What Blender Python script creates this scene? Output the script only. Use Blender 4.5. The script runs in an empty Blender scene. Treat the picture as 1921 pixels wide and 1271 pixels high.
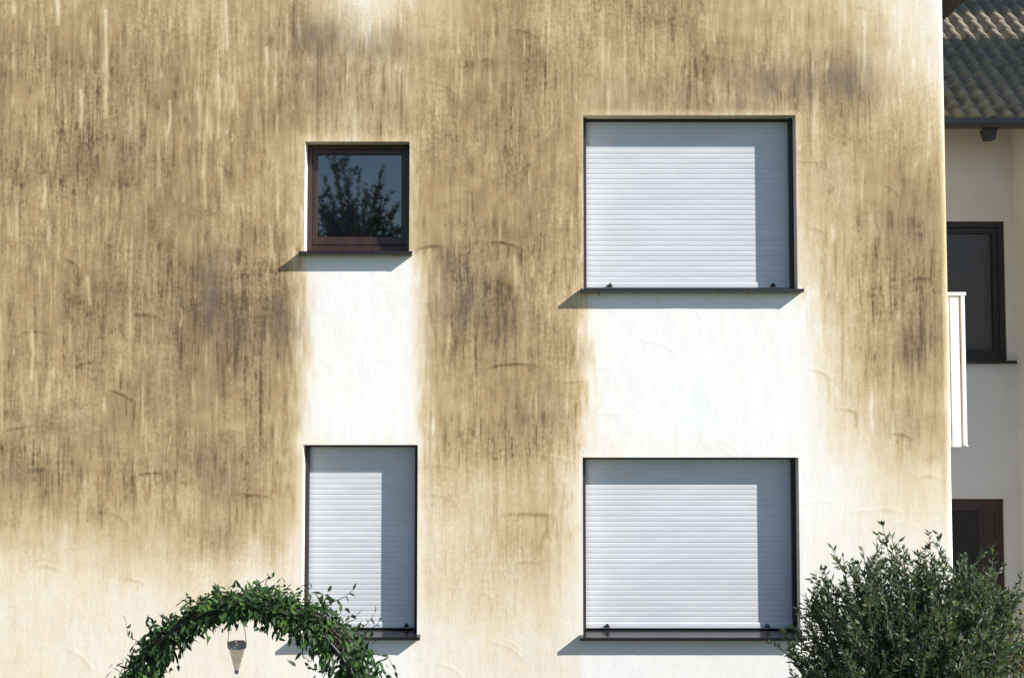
import bpy, math, random
import numpy as np
from mathutils import Vector, Matrix

random.seed(7)
RNG = np.random.default_rng(11)
SC = bpy.context.scene
COL = SC.collection

# ------------------------------------------------------------------ camera, sky, sun, exposure
CAMZ = 3.2
F = 2133.0                      # focal length in photo pixels (1921 wide)
PITCH = math.radians(2.9)
cam_data = bpy.data.cameras.new('camera')
cam_data.sensor_width = 36.0
cam_data.lens = 36.0 * F / 1921.0
cam_data.clip_end = 5000
cam = bpy.data.objects.new('camera', cam_data)
COL.objects.link(cam)
cam.location = (0, 0, CAMZ)
cam.rotation_euler = (math.pi / 2 + PITCH, 0, 0)
SC.camera = cam

SUN_VEC = Vector((2.1, -1.0, 1.57)).normalized()     # towards the sun
sun_el = math.asin(SUN_VEC.z)
sun_az = math.atan2(SUN_VEC.x, SUN_VEC.y)
world = bpy.data.worlds.new("World")
SC.world = world
world.use_nodes = True
wn = world.node_tree
sky = wn.nodes.new('ShaderNodeTexSky')
sky.sky_type = 'NISHITA'
sky.sun_disc = False
sky.dust_density = 0.4
sky.ozone_density = 2.5
sky.sun_elevation = sun_el
sky.sun_rotation = sun_az
wn.links.new(sky.outputs[0], wn.nodes['Background'].inputs[0])
wn.nodes['Background'].inputs[1].default_value = 0.10
sd = bpy.data.lights.new('sun', 'SUN')
sd.energy = 5.0
sd.angle = math.radians(0.53)
sd.color = (1.0, 0.965, 0.91)
sun = bpy.data.objects.new('sun', sd)
COL.objects.link(sun)
sun.rotation_euler = SUN_VEC.to_track_quat('Z', 'Y').to_euler()
sun.location = (20, -10, 20)
SC.view_settings.view_transform = 'Standard'
SC.view_settings.look = 'None'
SC.view_settings.exposure = 0.74
SC.view_settings.gamma = 1.0

WALL_Y = 9.0
CT, ST = math.cos(PITCH), math.sin(PITCH)


def at(px, py, Y):
    """the point at depth Y seen at photo pixel (px, py)"""
    u = (px - 960.5) / F
    v = (635.5 - py) / F
    dx, dy, dz = u, CT - v * ST, ST + v * CT
    t = Y / dy
    return Vector((dx * t, Y, CAMZ + dz * t))


def to_px(X, Y, Z):
    z = Z - CAMZ
    fwd = Y * CT + z * ST
    up = -Y * ST + z * CT
    return 960.5 + F * X / fwd, 635.5 - F * up / fwd


# ------------------------------------------------------------------ object helpers
def link(o, parent=None):
    COL.objects.link(o)
    if parent is not None:
        o.parent = parent
        o.matrix_parent_inverse = parent.matrix_world.inverted() if False else Matrix.Identity(4)
    return o


def thing(name, label, cat, loc=(0, 0, 0), group=None):
    o = bpy.data.objects.new(name, None)
    o.empty_display_size = 0.2
    COL.objects.link(o)
    o.location = loc
    o['label'] = label
    o['category'] = cat
    if group:
        o['group'] = group
    return o


def world_origin(o):
    v = Vector((0, 0, 0))
    while o is not None:
        v += Vector(o.location)
        o = o.parent
    return v


class MB:
    """collects shapes (world coordinates) into one mesh"""
    def __init__(self):
        self.v, self.f, self.sm = [], [], []

    def quad(self, *p):
        n = len(self.v)
        self.v += [tuple(q) for q in p]
        self.f.append(tuple(range(n, n + len(p))))
        self.sm.append(False)

    def box(self, x0, x1, y0, y1, z0, z1):
        n = len(self.v)
        self.v += [(x0, y0, z0), (x1, y0, z0), (x1, y1, z0), (x0, y1, z0),
                   (x0, y0, z1), (x1, y0, z1), (x1, y1, z1), (x0, y1, z1)]
        for f in ((0, 3, 2, 1), (4, 5, 6, 7), (0, 1, 5, 4), (1, 2, 6, 5), (2, 3, 7, 6), (3, 0, 4, 7)):
            self.f.append(tuple(n + i for i in f))
            self.sm.append(False)
        return self

    def prism_x(self, prof, x0, x1):
        """closed (y,z) profile extruded along x"""
        n, k = len(self.v), len(prof)
        self.v += [(x0, y, z) for y, z in prof] + [(x1, y, z) for y, z in prof]
        for i in range(k):
            j = (i + 1) % k
            self.f.append((n + i, n + j, n + k + j, n + k + i)); self.sm.append(False)
        self.f.append(tuple(n + i for i in reversed(range(k)))); self.sm.append(False)
        self.f.append(tuple(n + k + i for i in range(k))); self.sm.append(False)
        return self

    def tube(self, pts, rad, seg=8, cap=True):
        pts = [Vector(p) for p in pts]
        if not hasattr(rad, '__len__'):
            rad = [rad] * len(pts)
        n0 = len(self.v)
        up = Vector((0, 0, 1))
        prev = None
        for i, p in enumerate(pts):
            d = (pts[min(i + 1, len(pts) - 1)] - pts[max(i - 1, 0)]).normalized()
            if prev is None:
                a = d.cross(up)
                if a.length < 1e-3:
                    a = d.cross(Vector((0, 1, 0)))
            else:
                a = prev - d * prev.dot(d)
            a.normalize(); prev = a
            b = d.cross(a)
            for s in range(seg):
                t = 2 * math.pi * s / seg
                self.v.append(tuple(p + (a * math.cos(t) + b * math.sin(t)) * rad[i]))
        for i in range(len(pts) - 1):
            for s in range(seg):
                s2 = (s + 1) % seg
                self.f.append((n0 + i * seg + s, n0 + i * seg + s2, n0 + (i + 1) * seg + s2, n0 + (i + 1) * seg + s))
                self.sm.append(True)
        if cap:
            self.f.append(tuple(n0 + s for s in reversed(range(seg)))); self.sm.append(False)
            e = n0 + (len(pts) - 1) * seg
            self.f.append(tuple(e + s for s in range(seg))); self.sm.append(False)
        return self

    def lathe(self, c, prof, seg=16):
        n0, k = len(self.v), len(prof)
        for r, z in prof:
            for s in range(seg):
                t = 2 * math.pi * s / seg
                self.v.append((c[0] + r * math.cos(t), c[1] + r * math.sin(t), c[2] + z))
        for i in range(k - 1):
            for s in range(seg):
                s2 = (s + 1) % seg
                self.f.append((n0 + i * seg + s, n0 + i * seg + s2, n0 + (i + 1) * seg + s2, n0 + (i + 1) * seg + s))
                self.sm.append(True)
        return self

    def build(self, name, mat, parent=None, bevel=0.0, origin=None):
        o_w = Vector(origin) if origin is not None else (world_origin(parent) if parent else Vector((0, 0, 0)))
        me = bpy.data.meshes.new(name)
        me.from_pydata([tuple(Vector(v) - o_w) for v in self.v], [], self.f)
        me.polygons.foreach_set('use_smooth', self.sm)
        me.materials.append(mat)
        o = bpy.data.objects.new(name, me)
        COL.objects.link(o)
        if parent is not None:
            o.parent = parent
            o.location = o_w - world_origin(parent)
        else:
            o.location = o_w
        if bevel:
            m = o.modifiers.new('bevel', 'BEVEL')
            m.width = bevel; m.segments = 2; m.limit_method = 'ANGLE'
        return o


# ------------------------------------------------------------------ materials
def nt(mat):
    mat.use_nodes = True
    t = mat.node_tree
    return t, t.nodes['Principled BSDF']


def node(t, typ, **kw):
    n = t.nodes.new(typ)
    for k, v in kw.items():
        setattr(n, k, v)
    return n


def ramp(t, stops):
    r = t.nodes.new('ShaderNodeValToRGB')
    el = r.color_ramp.elements
    while len(el) < len(stops):
        el.new(0.5)
    for e, (p, c) in zip(el, stops):
        e.position = p
        e.color = (*c, 1)
    return r


def noise_tex(t, scale, detail=4.0, stretch=(1, 1, 1), rough=0.55):
    tc = t.nodes.new('ShaderNodeTexCoord')
    mp = t.nodes.new('ShaderNodeMapping')
    mp.inputs['Scale'].default_value = stretch
    n = t.nodes.new('ShaderNodeTexNoise')
    n.inputs['Scale'].default_value = scale
    n.inputs['Detail'].default_value = detail
    n.inputs['Roughness'].default_value = rough
    t.links.new(tc.outputs['Object'], mp.inputs[0])
    t.links.new(mp.outputs[0], n.inputs['Vector'])
    return n


def simple(name, c, rough=0.6, var=0.25, scale=6.0, stretch=(1, 1, 1), bump=0.0, bscale=60.0, metal=0.0, spec=None):
    m = bpy.data.materials.new(name)
    t, p = nt(m)
    n = noise_tex(t, scale, 6, stretch)
    lo = tuple(x * (1 - var) for x in c)
    hi = tuple(min(1, x * (1 + var)) for x in c)
    r = ramp(t, [(0.3, lo), (0.7, hi)])
    t.links.new(n.outputs[0], r.inputs[0])
    t.links.new(r.outputs[0], p.inputs['Base Color'])
    p.inputs['Roughness'].default_value = rough
    p.inputs['Metallic'].default_value = metal
    if spec is not None:
        p.inputs['Specular IOR Level'].default_value = spec
    if bump:
        b = t.nodes.new('ShaderNodeBump')
        b.inputs['Strength'].default_value = bump
        b.inputs['Distance'].default_value = 0.004
        n2 = noise_tex(t, bscale, 4, stretch)
        t.links.new(n2.outputs[0], b.inputs['Height'])
        t.links.new(b.outputs[0], p.inputs['Normal'])
    return m


def plaster_material():
    m = bpy.data.materials.new('stained_render')
    t, p = nt(m)
    L = t.links.new
    st = node(t, 'ShaderNodeAttribute', attribute_name='stain')
    so = node(t, 'ShaderNodeAttribute', attribute_name='soot')
    fine = noise_tex(t, 55, 3, (1, 1, 0.07), 0.6)       # narrow run-off streaks
    gr = noise_tex(t, 38, 5, (1, 1, 0.8), 0.65)          # mottling
    a = node(t, 'ShaderNodeMath', operation='SUBTRACT'); L(fine.outputs[0], a.inputs[0]); a.inputs[1].default_value = 0.5
    b = node(t, 'ShaderNodeMath', operation='SUBTRACT'); L(gr.outputs[0], b.inputs[0]); b.inputs[1].default_value = 0.5
    s = node(t, 'ShaderNodeMath', operation='MULTIPLY_ADD'); L(a.outputs[0], s.inputs[0]); s.inputs[1].default_value = 0.55; 
    b2 = node(t, 'ShaderNodeMath', operation='MULTIPLY'); L(b.outputs[0], b2.inputs[0]); b2.inputs[1].default_value = 0.62
    L(b2.outputs[0], s.inputs[2])
    w = node(t, 'ShaderNodeMath', operation='MULTIPLY_ADD', use_clamp=True)   # amount of variation grows with stain
    L(st.outputs['Fac'], w.inputs[0]); w.inputs[1].default_value = 0.9; w.inputs[2].default_value = 0.09
    pa = noise_tex(t, 1.7, 3, (1, 1, .8), 0.6)          # the grain comes and goes in patches
    pr = node(t, 'ShaderNodeMapRange'); L(pa.outputs[0], pr.inputs[0])
    for k_i, val in ((1, .35), (2, .68), (3, .35), (4, 1.9)):
        pr.inputs[k_i].default_value = val
    w2 = node(t, 'ShaderNodeMath', operation='MULTIPLY'); L(w.outputs[0], w2.inputs[0]); L(pr.outputs[0], w2.inputs[1])
    v = node(t, 'ShaderNodeMath', operation='MULTIPLY'); L(s.outputs[0], v.inputs[0]); L(w2.outputs[0], v.inputs[1])
    tot = node(t, 'ShaderNodeMath', operation='ADD', use_clamp=True); L(st.outputs['Fac'], tot.inputs[0]); L(v.outputs[0], tot.inputs[1])
    r = ramp(t, [(0.0, (0.775, 0.765, 0.745)), (0.10, (0.77, 0.725, 0.64)), (0.25, (0.71, 0.60, 0.44)), (0.45, (0.55, 0.426, 0.252)),
                 (0.68, (0.38, 0.271, 0.142)), (0.85, (0.256, 0.174, 0.089)), (1.0, (0.13, 0.083, 0.047))])
    L(tot.outputs[0], r.inputs[0])
    mx = node(t, 'ShaderNodeMix', data_type='RGBA')
    L(so.outputs['Fac'], mx.inputs['Factor'])
    L(r.outputs[0], mx.inputs['A'])
    mx.inputs['B'].default_value = (0.15, 0.116, 0.094, 1)
    L(mx.outputs['Result'], p.inputs['Base Color'])
    p.inputs['Roughness'].default_value = 0.92
    p.inputs['Specular IOR Level'].default_value = 0.15
    bp = node(t, 'ShaderNodeBump'); bp.inputs['Strength'].default_value = 0.36; bp.inputs['Distance'].default_value = 0.004
    n1 = noise_tex(t, 70, 5, (1, 1, 0.55), 0.6)
    L(n1.outputs[0], bp.inputs['Height'])
    L(bp.outputs[0], p.inputs['Normal'])
    return m


def leaf_material(name, stops, trans=0.3, rough=0.45):
    m = bpy.data.materials.new(name)
    t, p = nt(m)
    L = t.links.new
    a = node(t, 'ShaderNodeAttribute', attribute_name='tone')
    r = ramp(t, stops)
    L(a.outputs['Fac'], r.inputs[0])
    L(r.outputs[0], p.inputs['Base Color'])
    p.inputs['Roughness'].default_value = rough
    p.inputs['Specular IOR Level'].default_value = 0.35
    tr = node(t, 'ShaderNodeBsdfTranslucent')
    g = node(t, 'ShaderNodeMix', data_type='RGBA', blend_type='MULTIPLY')
    g.inputs['Factor'].default_value = 1
    L(r.outputs[0], g.inputs['A']); g.inputs['B'].default_value = (1.3, 1.5, 0.5, 1)
    L(g.outputs['Result'], tr.inputs[0])
    mx = node(t, 'ShaderNodeMixShader'); mx.inputs[0].default_value = trans
    L(p.outputs[0], mx.inputs[1]); L(tr.outputs[0], mx.inputs[2])
    L(mx.outputs[0], t.nodes['Material Output'].inputs[0])
    return m


def glass_material(name, ior=2.1):
    m = bpy.data.materials.new(name)
    t, p = nt(m)
    p.inputs['Base Color'].default_value = (0.006, 0.007, 0.009, 1)
    p.inputs['Roughness'].default_value = 0.022
    p.inputs['IOR'].default_value = ior
    n = noise_tex(t, 2.2, 2)
    b = node(t, 'ShaderNodeBump'); b.inputs['Strength'].default_value = 0.05; b.inputs['Distance'].default_value = 0.01
    t.links.new(n.outputs[0], b.inputs['Height']); t.links.new(b.outputs[0], p.inputs['Normal'])
    return m


M_PLASTER = plaster_material()
M_SHUTTER = simple('shutter_plastic', (0.53, 0.54, 0.56), 0.5, 0.06, 3, (1, 1, 4))
M_SILL = simple('dark_sill_metal', (0.016, 0.014, 0.015), 0.2, 0.2, 12)
M_RAIL = simple('dark_guide_rail', (0.016, 0.010, 0.010), 0.5, 0.2, 12)
M_RUBBER = simple('black_rubber', (0.015, 0.015, 0.015), 0.7, 0.1)
M_WOODFRAME = simple('brown_stained_frame', (0.034, 0.015, 0.012), 0.45, 0.3, 14, (1, 1, 0.3), 0.1)
M_DARKWOOD = simple('dark_eave_wood', (0.022, 0.020, 0.017), 0.7, 0.3, 10, (1, 0.1, 1), 0.1)
M_GLASS = glass_material('window_glass', 2.25)
M_GLASS2 = glass_material('dark_window_glass', 1.6)
M_WHITE = simple('white_paint', (0.8, 0.8, 0.8), 0.4, 0.03)
M_TILE = simple('grey_roof_tile', (0.235, 0.20, 0.135), 0.8, 0.35, 9, (1, 1, 1), 0.25, 90)
M_MAINTILE = simple('main_roof_tile', (0.09, 0.075, 0.065), 0.8, 0.3, 7, (1, 1, 1), 0.2, 90)
M_GREYWALL = simple('neighbour_render', (0.52, 0.505, 0.48), 0.9, 0.08, 1.5, (1, 1, 1), 0.25, 80)
M_GUTTER = simple('dark_gutter_metal', (0.035, 0.037, 0.036), 0.5, 0.2)
M_NFRAME = simple('dark_brown_window_frame', (0.009, 0.007, 0.007), 0.6, 0.2, 12)
M_NCURTAIN = simple('dim_brown_glazing', (0.022, 0.016, 0.014), 0.35, 0.2, 3)
M_DOOR = simple('red_brown_door', (0.026, 0.010, 0.008), 0.5, 0.3, 8, (1, 1, 0.2))
M_BARK = simple('grey_brown_bark', (0.11, 0.085, 0.06), 0.9, 0.4, 30, (1, 1, 0.3), 0.4, 60)
M_STEM = simple('dark_vine_stem', (0.045, 0.03, 0.02), 0.8, 0.3, 30)
M_IRON = simple('dark_iron_rod', (0.02, 0.02, 0.02), 0.5, 0.2)
M_GRASS = simple('lawn_green', (0.045, 0.055, 0.026), 0.95, 0.4, 4, (1, 1, 1), 0.5, 40)
M_PATH = simple('pale_paving', (0.13, 0.12, 0.11), 0.9, 0.2, 3, (1, 1, 1), 0.2, 60)
M_LANTERN_CAP = simple('grey_lantern_band', (0.30, 0.295, 0.30), 0.5, 0.1)
M_CORD = simple('pale_cord', (0.62, 0.58, 0.48), 0.8, 0.1)


def lantern_glass():
    m = bpy.data.materials.new('frosted_beige_glass')
    t, p = nt(m)
    n = noise_tex(t, 18, 4)
    r = ramp(t, [(0.3, (0.47, 0.43, 0.38)), (0.7, (0.54, 0.50, 0.45))])
    t.links.new(n.outputs[0], r.inputs[0]); t.links.new(r.outputs[0], p.inputs['Base Color'])
    p.inputs['Roughness'].default_value = 0.35
    tp_ = node(t, 'ShaderNodeBsdfTransparent'); tp_.inputs[0].default_value = (0.86, 0.81, 0.74, 1)
    mx = node(t, 'ShaderNodeMixShader'); mx.inputs[0].default_value = 0.66
    t.links.new(p.outputs[0], mx.inputs[1]); t.links.new(tp_.outputs[0], mx.inputs[2])
    t.links.new(mx.outputs[0], t.nodes['Material Output'].inputs[0])
    return m


M_FROST = lantern_glass()
M_VINE = leaf_material('vine_leaf', [(0.0, (0.009, 0.023, 0.008)), (0.45, (0.020, 0.054, 0.013)), (0.75, (0.052, 0.125, 0.022)), (1.0, (0.09, 0.17, 0.03))], 0.25, 0.55)
M_BUSH = leaf_material('shrub_leaf', [(0.0, (0.030, 0.046, 0.030)), (0.45, (0.074, 0.110, 0.064)), (0.8, (0.14, 0.19, 0.10)), (1.0, (0.28, 0.29, 0.16))], 0.28)
M_RUST = leaf_material('rusty_leaf', [(0.0, (0.05, 0.03, 0.012)), (0.5, (0.12, 0.065, 0.022)), (1.0, (0.17, 0.15, 0.05))], 0.3)
M_TREE = leaf_material('tree_leaf', [(0.0, (0.03, 0.045, 0.025)), (1.0, (0.09, 0.12, 0.05))], 0.3)

# ------------------------------------------------------------------ ground
g = MB(); g.quad((-900, -900, 0), (900, -900, 0), (900, 900, 0), (-900, 900, 0))
ground = g.build('lawn', M_GRASS); ground['kind'] = 'structure'
g = MB(); g.quad((-14, 7.7, 0.004), (9, 7.7, 0.004), (9, 8.98, 0.004), (-14, 8.98, 0.004))
path = g.build('garden_path', M_PATH); path['kind'] = 'structure'

# ------------------------------------------------------------------ facade stain maps (in plane of the wall)
PAD = 60
H_, W_ = 1271 + 2 * PAD, 1921 + 2 * PAD
YY, XX = np.mgrid[0:H_, 0:W_].astype(np.float32)
XX -= PAD; YY -= PAD


def smooth(a, b, x):
    t = np.clip((x - a) / (b - a), 0, 1)
    return t * t * (3 - 2 * t)


def vnoise(sx, sy, seed, octaves=1, gain=0.5):
    out = np.zeros((H_, W_), np.float32); amp = 1.0; tot = 0
    r = np.random.default_rng(seed)
    for o in range(octaves):
        gx, gy = (XX + PAD) / sx, (YY + PAD) / sy
        nx, ny = int(W_ / sx) + 3, int(H_ / sy) + 3
        g = r.random((ny, nx)).astype(np.float32) * 2 - 1
        ix, iy = gx.astype(int), gy.astype(int)
        fx, fy = gx - ix, gy - iy
        fx = fx * fx * (3 - 2 * fx); fy = fy * fy * (3 - 2 * fy)
        a = g[iy, ix] * (1 - fx) + g[iy, ix + 1] * fx
        b = g[iy + 1, ix] * (1 - fx) + g[iy + 1, ix + 1] * fx
        out += amp * (a * (1 - fy) + b * fy); tot += amp
        amp *= gain; sx /= 2; sy /= 2
        if sx < 1.5 or sy < 1.5:
            break
    return out / tot


TX = [-60, 0, 150, 300, 450, 560, 680, 780, 900, 1000, 1090, 1200, 1300, 1400, 1500, 1600, 1700, 1780, 1990]
TY = [-60, 0, 100, 200, 300, 400, 500, 600, 700, 800, 900, 1000, 1100, 1200, 1340]
T = [
 [.62, .62, .62, .58, .54, .60, .22, .42, .62, .66, .58, .70, .70, .58, .46, .25, .04, .02, .02],
 [.66, .66, .66, .62, .58, .64, .26, .46, .66, .70, .60, .72, .72, .62, .50, .28, .06, .03, .03],
 [.76, .76, .76, .74, .66, .70, .50, .60, .70, .74, .64, .70, .70, .66, .60, .48, .18, .10, .10],
 [.82, .82, .82, .80, .70, .70, .44, .62, .78, .76, .66, .64, .64, .64, .64, .60, .38, .22, .22],
 [.84, .84, .84, .82, .74, .60, .40, .60, .80, .76, .66, .60, .60, .60, .52, .50, .55, .48, .35],
 [.80, .82, .84, .82, .78, .62, .30, .60, .80, .80, .72, .50, .50, .50, .42, .52, .62, .46, .40],
 [.74, .76, .80, .80, .84, .72, .20, .62, .88, .78, .70, .30, .30, .30, .30, .48, .68, .55, .45],
 [.70, .72, .76, .74, .90, .80, .10, .60, .92, .80, .62, .10, .10, .10, .14, .42, .66, .58, .45],
 [.70, .72, .72, .74, .80, .66, .10, .56, .80, .78, .56, .05, .05, .05, .10, .34, .60, .54, .40],
 [.74, .76, .72, .72, .74, .62, .10, .52, .76, .78, .50, .08, .08, .08, .08, .26, .48, .40, .30],
 [.76, .76, .68, .66, .74, .48, .10, .28, .44, .46, .28, .10, .10, .10, .09, .14, .26, .20, .18],
 [.42, .42, .42, .44, .60, .30, .10, .22, .34, .48, .22, .08, .08, .08, .06, .08, .12, .10, .10],
 [.24, .24, .22, .23, .22, .19, .10, .17, .25, .29, .17, .05, .05, .05, .04, .05, .06, .05, .05],
 [.22, .22, .20, .18, .18, .16, .05, .12, .17, .17, .12, .02, .02, .02, .03, .04, .04, .04, .04],
 [.26, .25, .20, .17, .15, .13, .02, .09, .13, .13, .08, .02, .02, .02, .03, .04, .04, .04, .04]]
T = np.array(T, np.float32)
T[:3, 15] += .14; T[:3, 16] += .10; T[0:2, 6] -= .12; T[0:2, 7] -= .08
T[3:10, 14:18] += .09; T[12:, 0:6] -= .04; T[10:13, 7:10] += .09; T[11:13, 0:6] += .03;  T[10:12, 15:18] += .04; T[3:6, 1:4] -= .05; T[5:12, 8:11] -= .06; T[4:11, 14] -= .10; T[4:11, 15] -= .05
T = np.where(T > .55, .55 + (T - .55) * .86, T)
wx = XX + 22 * vnoise(60, 90, 3, 3)
wy = YY + 34 * vnoise(30, 90, 4, 4) + 34 * vnoise(120, 110, 6, 3)
ix = np.clip(np.searchsorted(TX, wx.ravel()) - 1, 0, len(TX) - 2).reshape(wx.shape)
iy = np.clip(np.searchsorted(TY, wy.ravel()) - 1, 0, len(TY) - 2).reshape(wx.shape)
txa, tya = np.array(TX, np.float32), np.array(TY, np.float32)
fx = np.clip((wx - txa[ix]) / (txa[ix + 1] - txa[ix]), 0, 1)
fy = np.clip((wy - tya[iy]) / (tya[iy + 1] - tya[iy]), 0, 1)
STAIN = (T[iy, ix] * (1 - fx) + T[iy, ix + 1] * fx) * (1 - fy) + (T[iy + 1, ix] * (1 - fx) + T[iy + 1, ix + 1] * fx) * fy


def soft_rect(x0, x1, y0, y1, el, er, et, eb, wob=10, seed=5):
    n = vnoise(9, 45, seed, 3) * wob
    n2 = vnoise(8, 20, seed + 1, 3) * wob
    return smooth(x0 - el, x0 + el, XX + n) * (1 - smooth(x1 - er, x1 + er, XX + n)) * \
        smooth(y0 - et, y0 + et, YY + n2) * (1 - smooth(y1 - eb, y1 + eb, YY + n2))


# clean areas kept dry below the sills
STAIN *= 1 - 0.97 * soft_rect(566, 790, 470, 842, 36, 38, 4, 40, 16)
STAIN *= 1 - 0.97 * soft_rect(1101, 1515, 540, 850, 34, 48, 4, 60, 24, 15)
STAIN *= 1 - 0.95 * soft_rect(585, 772, 1195, 1400, 16, 16, 4, 10, 8, 25)
STAIN *= 1 - 0.95 * soft_rect(1092, 1500, 1195, 1400, 12, 14, 4, 10, 8, 35)


# paler plaster right round the openings
def near_rect(x0, x1, y0, y1, r):
    dx = np.maximum(np.maximum(x0 - XX, XX - x1), 0)
    dy = np.maximum(np.maximum(y0 - YY, YY - y1), 0)
    return 1 - smooth(0, r, np.hypot(dx, dy))


for (a, b, c, d, r_, k) in ((572, 768, 265, 460, 22, .25), (1095, 1492, 216, 530, 14, .28), (566, 783, 833, 1180, 26, .45), (1094, 1499, 857, 1180, 26, .4)):
    STAIN *= 1 - k * near_rect(a, b, c, d, r_ * (1 + .4 * vnoise(40, 40, int(a), 2)))
# blotches and run-off streaks
STAIN += STAIN * (0.16 * vnoise(110, 90, 41, 3) + 0.17 * vnoise(9, 120, 42, 3, .6) + 0.10 * vnoise(5, 34, 43, 2) + 0.12 * vnoise(34, 20, 44, 3))


def stroke(arr, pts, width, amp, taper=None):
    """soft polyline stroke added to arr; pts in photo pixels"""
    for (x0, y0), (x1, y1) in zip(pts[:-1], pts[1:]):
        pad = int(width * 2.2) + 2
        ax, bx = int(min(x0, x1)) - pad + PAD, int(max(x0, x1)) + pad + PAD
        ay, by = int(min(y0, y1)) - pad + PAD, int(max(y0, y1)) + pad + PAD
        ax, ay = max(ax, 0), max(ay, 0); bx, by = min(bx, W_), min(by, H_)
        if bx <= ax or by <= ay:
            continue
        X, Y = XX[ay:by, ax:bx], YY[ay:by, ax:bx]
        dx, dy = x1 - x0, y1 - y0
        l2 = dx * dx + dy * dy + 1e-6
        t = np.clip(((X - x0) * dx + (Y - y0) * dy) / l2, 0, 1)
        d = np.hypot(X - x0 - t * dx, Y - y0 - t * dy)
        s = np.exp(-(d / width) ** 2) * amp
        if taper is not None:
            s = s * np.sin(math.pi * np.clip(taper[0] + (taper[1] - taper[0]) * t, 0.02, .98)) ** .7
        sub = arr[ay:by, ax:bx]
        if amp > 0:
            np.maximum(sub, s, out=sub)
        else:
            np.minimum(sub, s, out=sub)


LIGHT = np.zeros((H_, W_), np.float32)
DARK = np.zeros((H_, W_), np.float32)
REL = np.zeros((H_, W_), np.float32)
for i in range(1300):                                   # pale run lines
    x = RNG.uniform(-40, 1780); y = RNG.uniform(-60, 820) if RNG.random() < .8 else RNG.uniform(-60, 200)
    if x > 560 and RNG.random() < .45:
        continue
    if RNG.random() < max(0, (y - 350) / 700):
        continue
    ln = RNG.exponential(42) + 14
    w = RNG.uniform(1.0, 2.4) * (1.5 if RNG.random() < .1 else 1)
    am = -RNG.uniform(.06, .32)
    mid = (x + RNG.normal(0, 1.5), y + ln * .5)
    stroke(LIGHT, [(x, y), mid], w, am, (0, .5)); stroke(LIGHT, [mid, (x + RNG.normal(0, 2), y + ln)], w, am, (.5, 1))
for i in range(1100):                                  # dark run lines
    x = RNG.uniform(-40, 1790); y = RNG.uniform(-60, 1000)
    ln = RNG.exponential(34) + 10
    stroke(DARK, [(x, y), (x + RNG.normal(0, 2), y + ln)], RNG.uniform(1.2, 3.2), RNG.uniform(.03, .17), (0, 1))
for (xa_, xb_, ya_, yb_, n_, l_, k_) in ((585, 760, 60, 200, 70, 45, .34), (1240, 1640, 90, 180, 90, 45, .26), (790, 1080, 770, 850, 90, 30, .34), (180, 560, 820, 930, 80, 40, .26),
                                         (1540, 1760, 380, 700, 70, 50, .28), (380, 560, 480, 680, 60, 40, .25), (0, 200, 790, 900, 50, 30, .25), (800, 960, 480, 640, 60, 40, .22), (1020, 1090, 900, 1040, 25, 25, .22)):
    for i in range(n_):
        x, y = RNG.uniform(xa_, xb_), RNG.uniform(ya_, yb_)
        stroke(DARK, [(x, y), (x + RNG.normal(0, 2), y + RNG.exponential(l_) + 8)], RNG.uniform(1.2, 2.8), k_ * RNG.uniform(.3, 1), (.15, 1))
for (x, y, ln, w, a) in ((608, 150, 110, 2.2, .3), (624, 160, 95, 2.4, .34), (684, 70, 45, 3, .4), (252, 715, 110, 1.6, .25), (343, 560, 130, 2, .22),
                         (1294, 120, 95, 2.2, .3), (928, 810, 190, 2, .3), (1030, 830, 75, 2.2, .25), (445, 640, 40, 3, .2), (1728, 600, 70, 4, .3),
                         (1640, 500, 110, 3, .25), (1590, 480, 70, 3, .25), (1700, 610, 70, 3, .25), (478, 940, 70, 3, .25), (20, 560, 60, 5, .22)):
    stroke(DARK, [(x, y), (x + RNG.normal(0, 3), y + ln)], w * 1.2, a * .8, (.1, 1))
for (x, y, ln, w) in ((198, 20, 200, 3.0), (108, 0, 45, 3.4), (423, 0, 90, 3), (318, 190, 60, 2.6), (437, 160, 40, 3), (500, 90, 70, 2.4), (165, 520, 50, 3),
                      (60, 620, 90, 3), (152, 170, 70, 3), (410, 140, 120, 2.4), (83, 330, 60, 3.2), (965, 480, 70, 2.6), (998, 480, 40, 2.2), (340, 580, 30, 2.4)):
    stroke(LIGHT, [(x, y), (x + 2, y + ln * .5), (x + RNG.normal(0, 3), y + ln)], w, -.34)


def arc(x0, y0, x1, y1, sag, w, dark, rel):
    pts = []
    nx, ny = -(y1 - y0), (x1 - x0)
    l = math.hypot(nx, ny) + 1e-6
    for i in range(7):
        t = i / 6
        k = 4 * t * (1 - t) * sag
        pts.append((x0 + (x1 - x0) * t + nx / l * k, y0 + (y1 - y0) * t + ny / l * k))
    [stroke(DARK, [(pts[k][0], pts[k][1] + 1.2), (pts[k + 1][0], pts[k + 1][1] + 1.2)], w, dark * (.75 + .25 * RNG.random()), (k / 6, (k + 1) / 6)) for k in range(6)]
    stroke(REL, pts, w * 1.4, rel)
    if dark > .1:
        for p, q in pts[2:]:
            if RNG.random() < .5:
                stroke(DARK, [(p, q), (p + RNG.normal(0, 1.5), q + RNG.uniform(10, 50))], RNG.uniform(1.2, 2.4), dark * .6)


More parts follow.
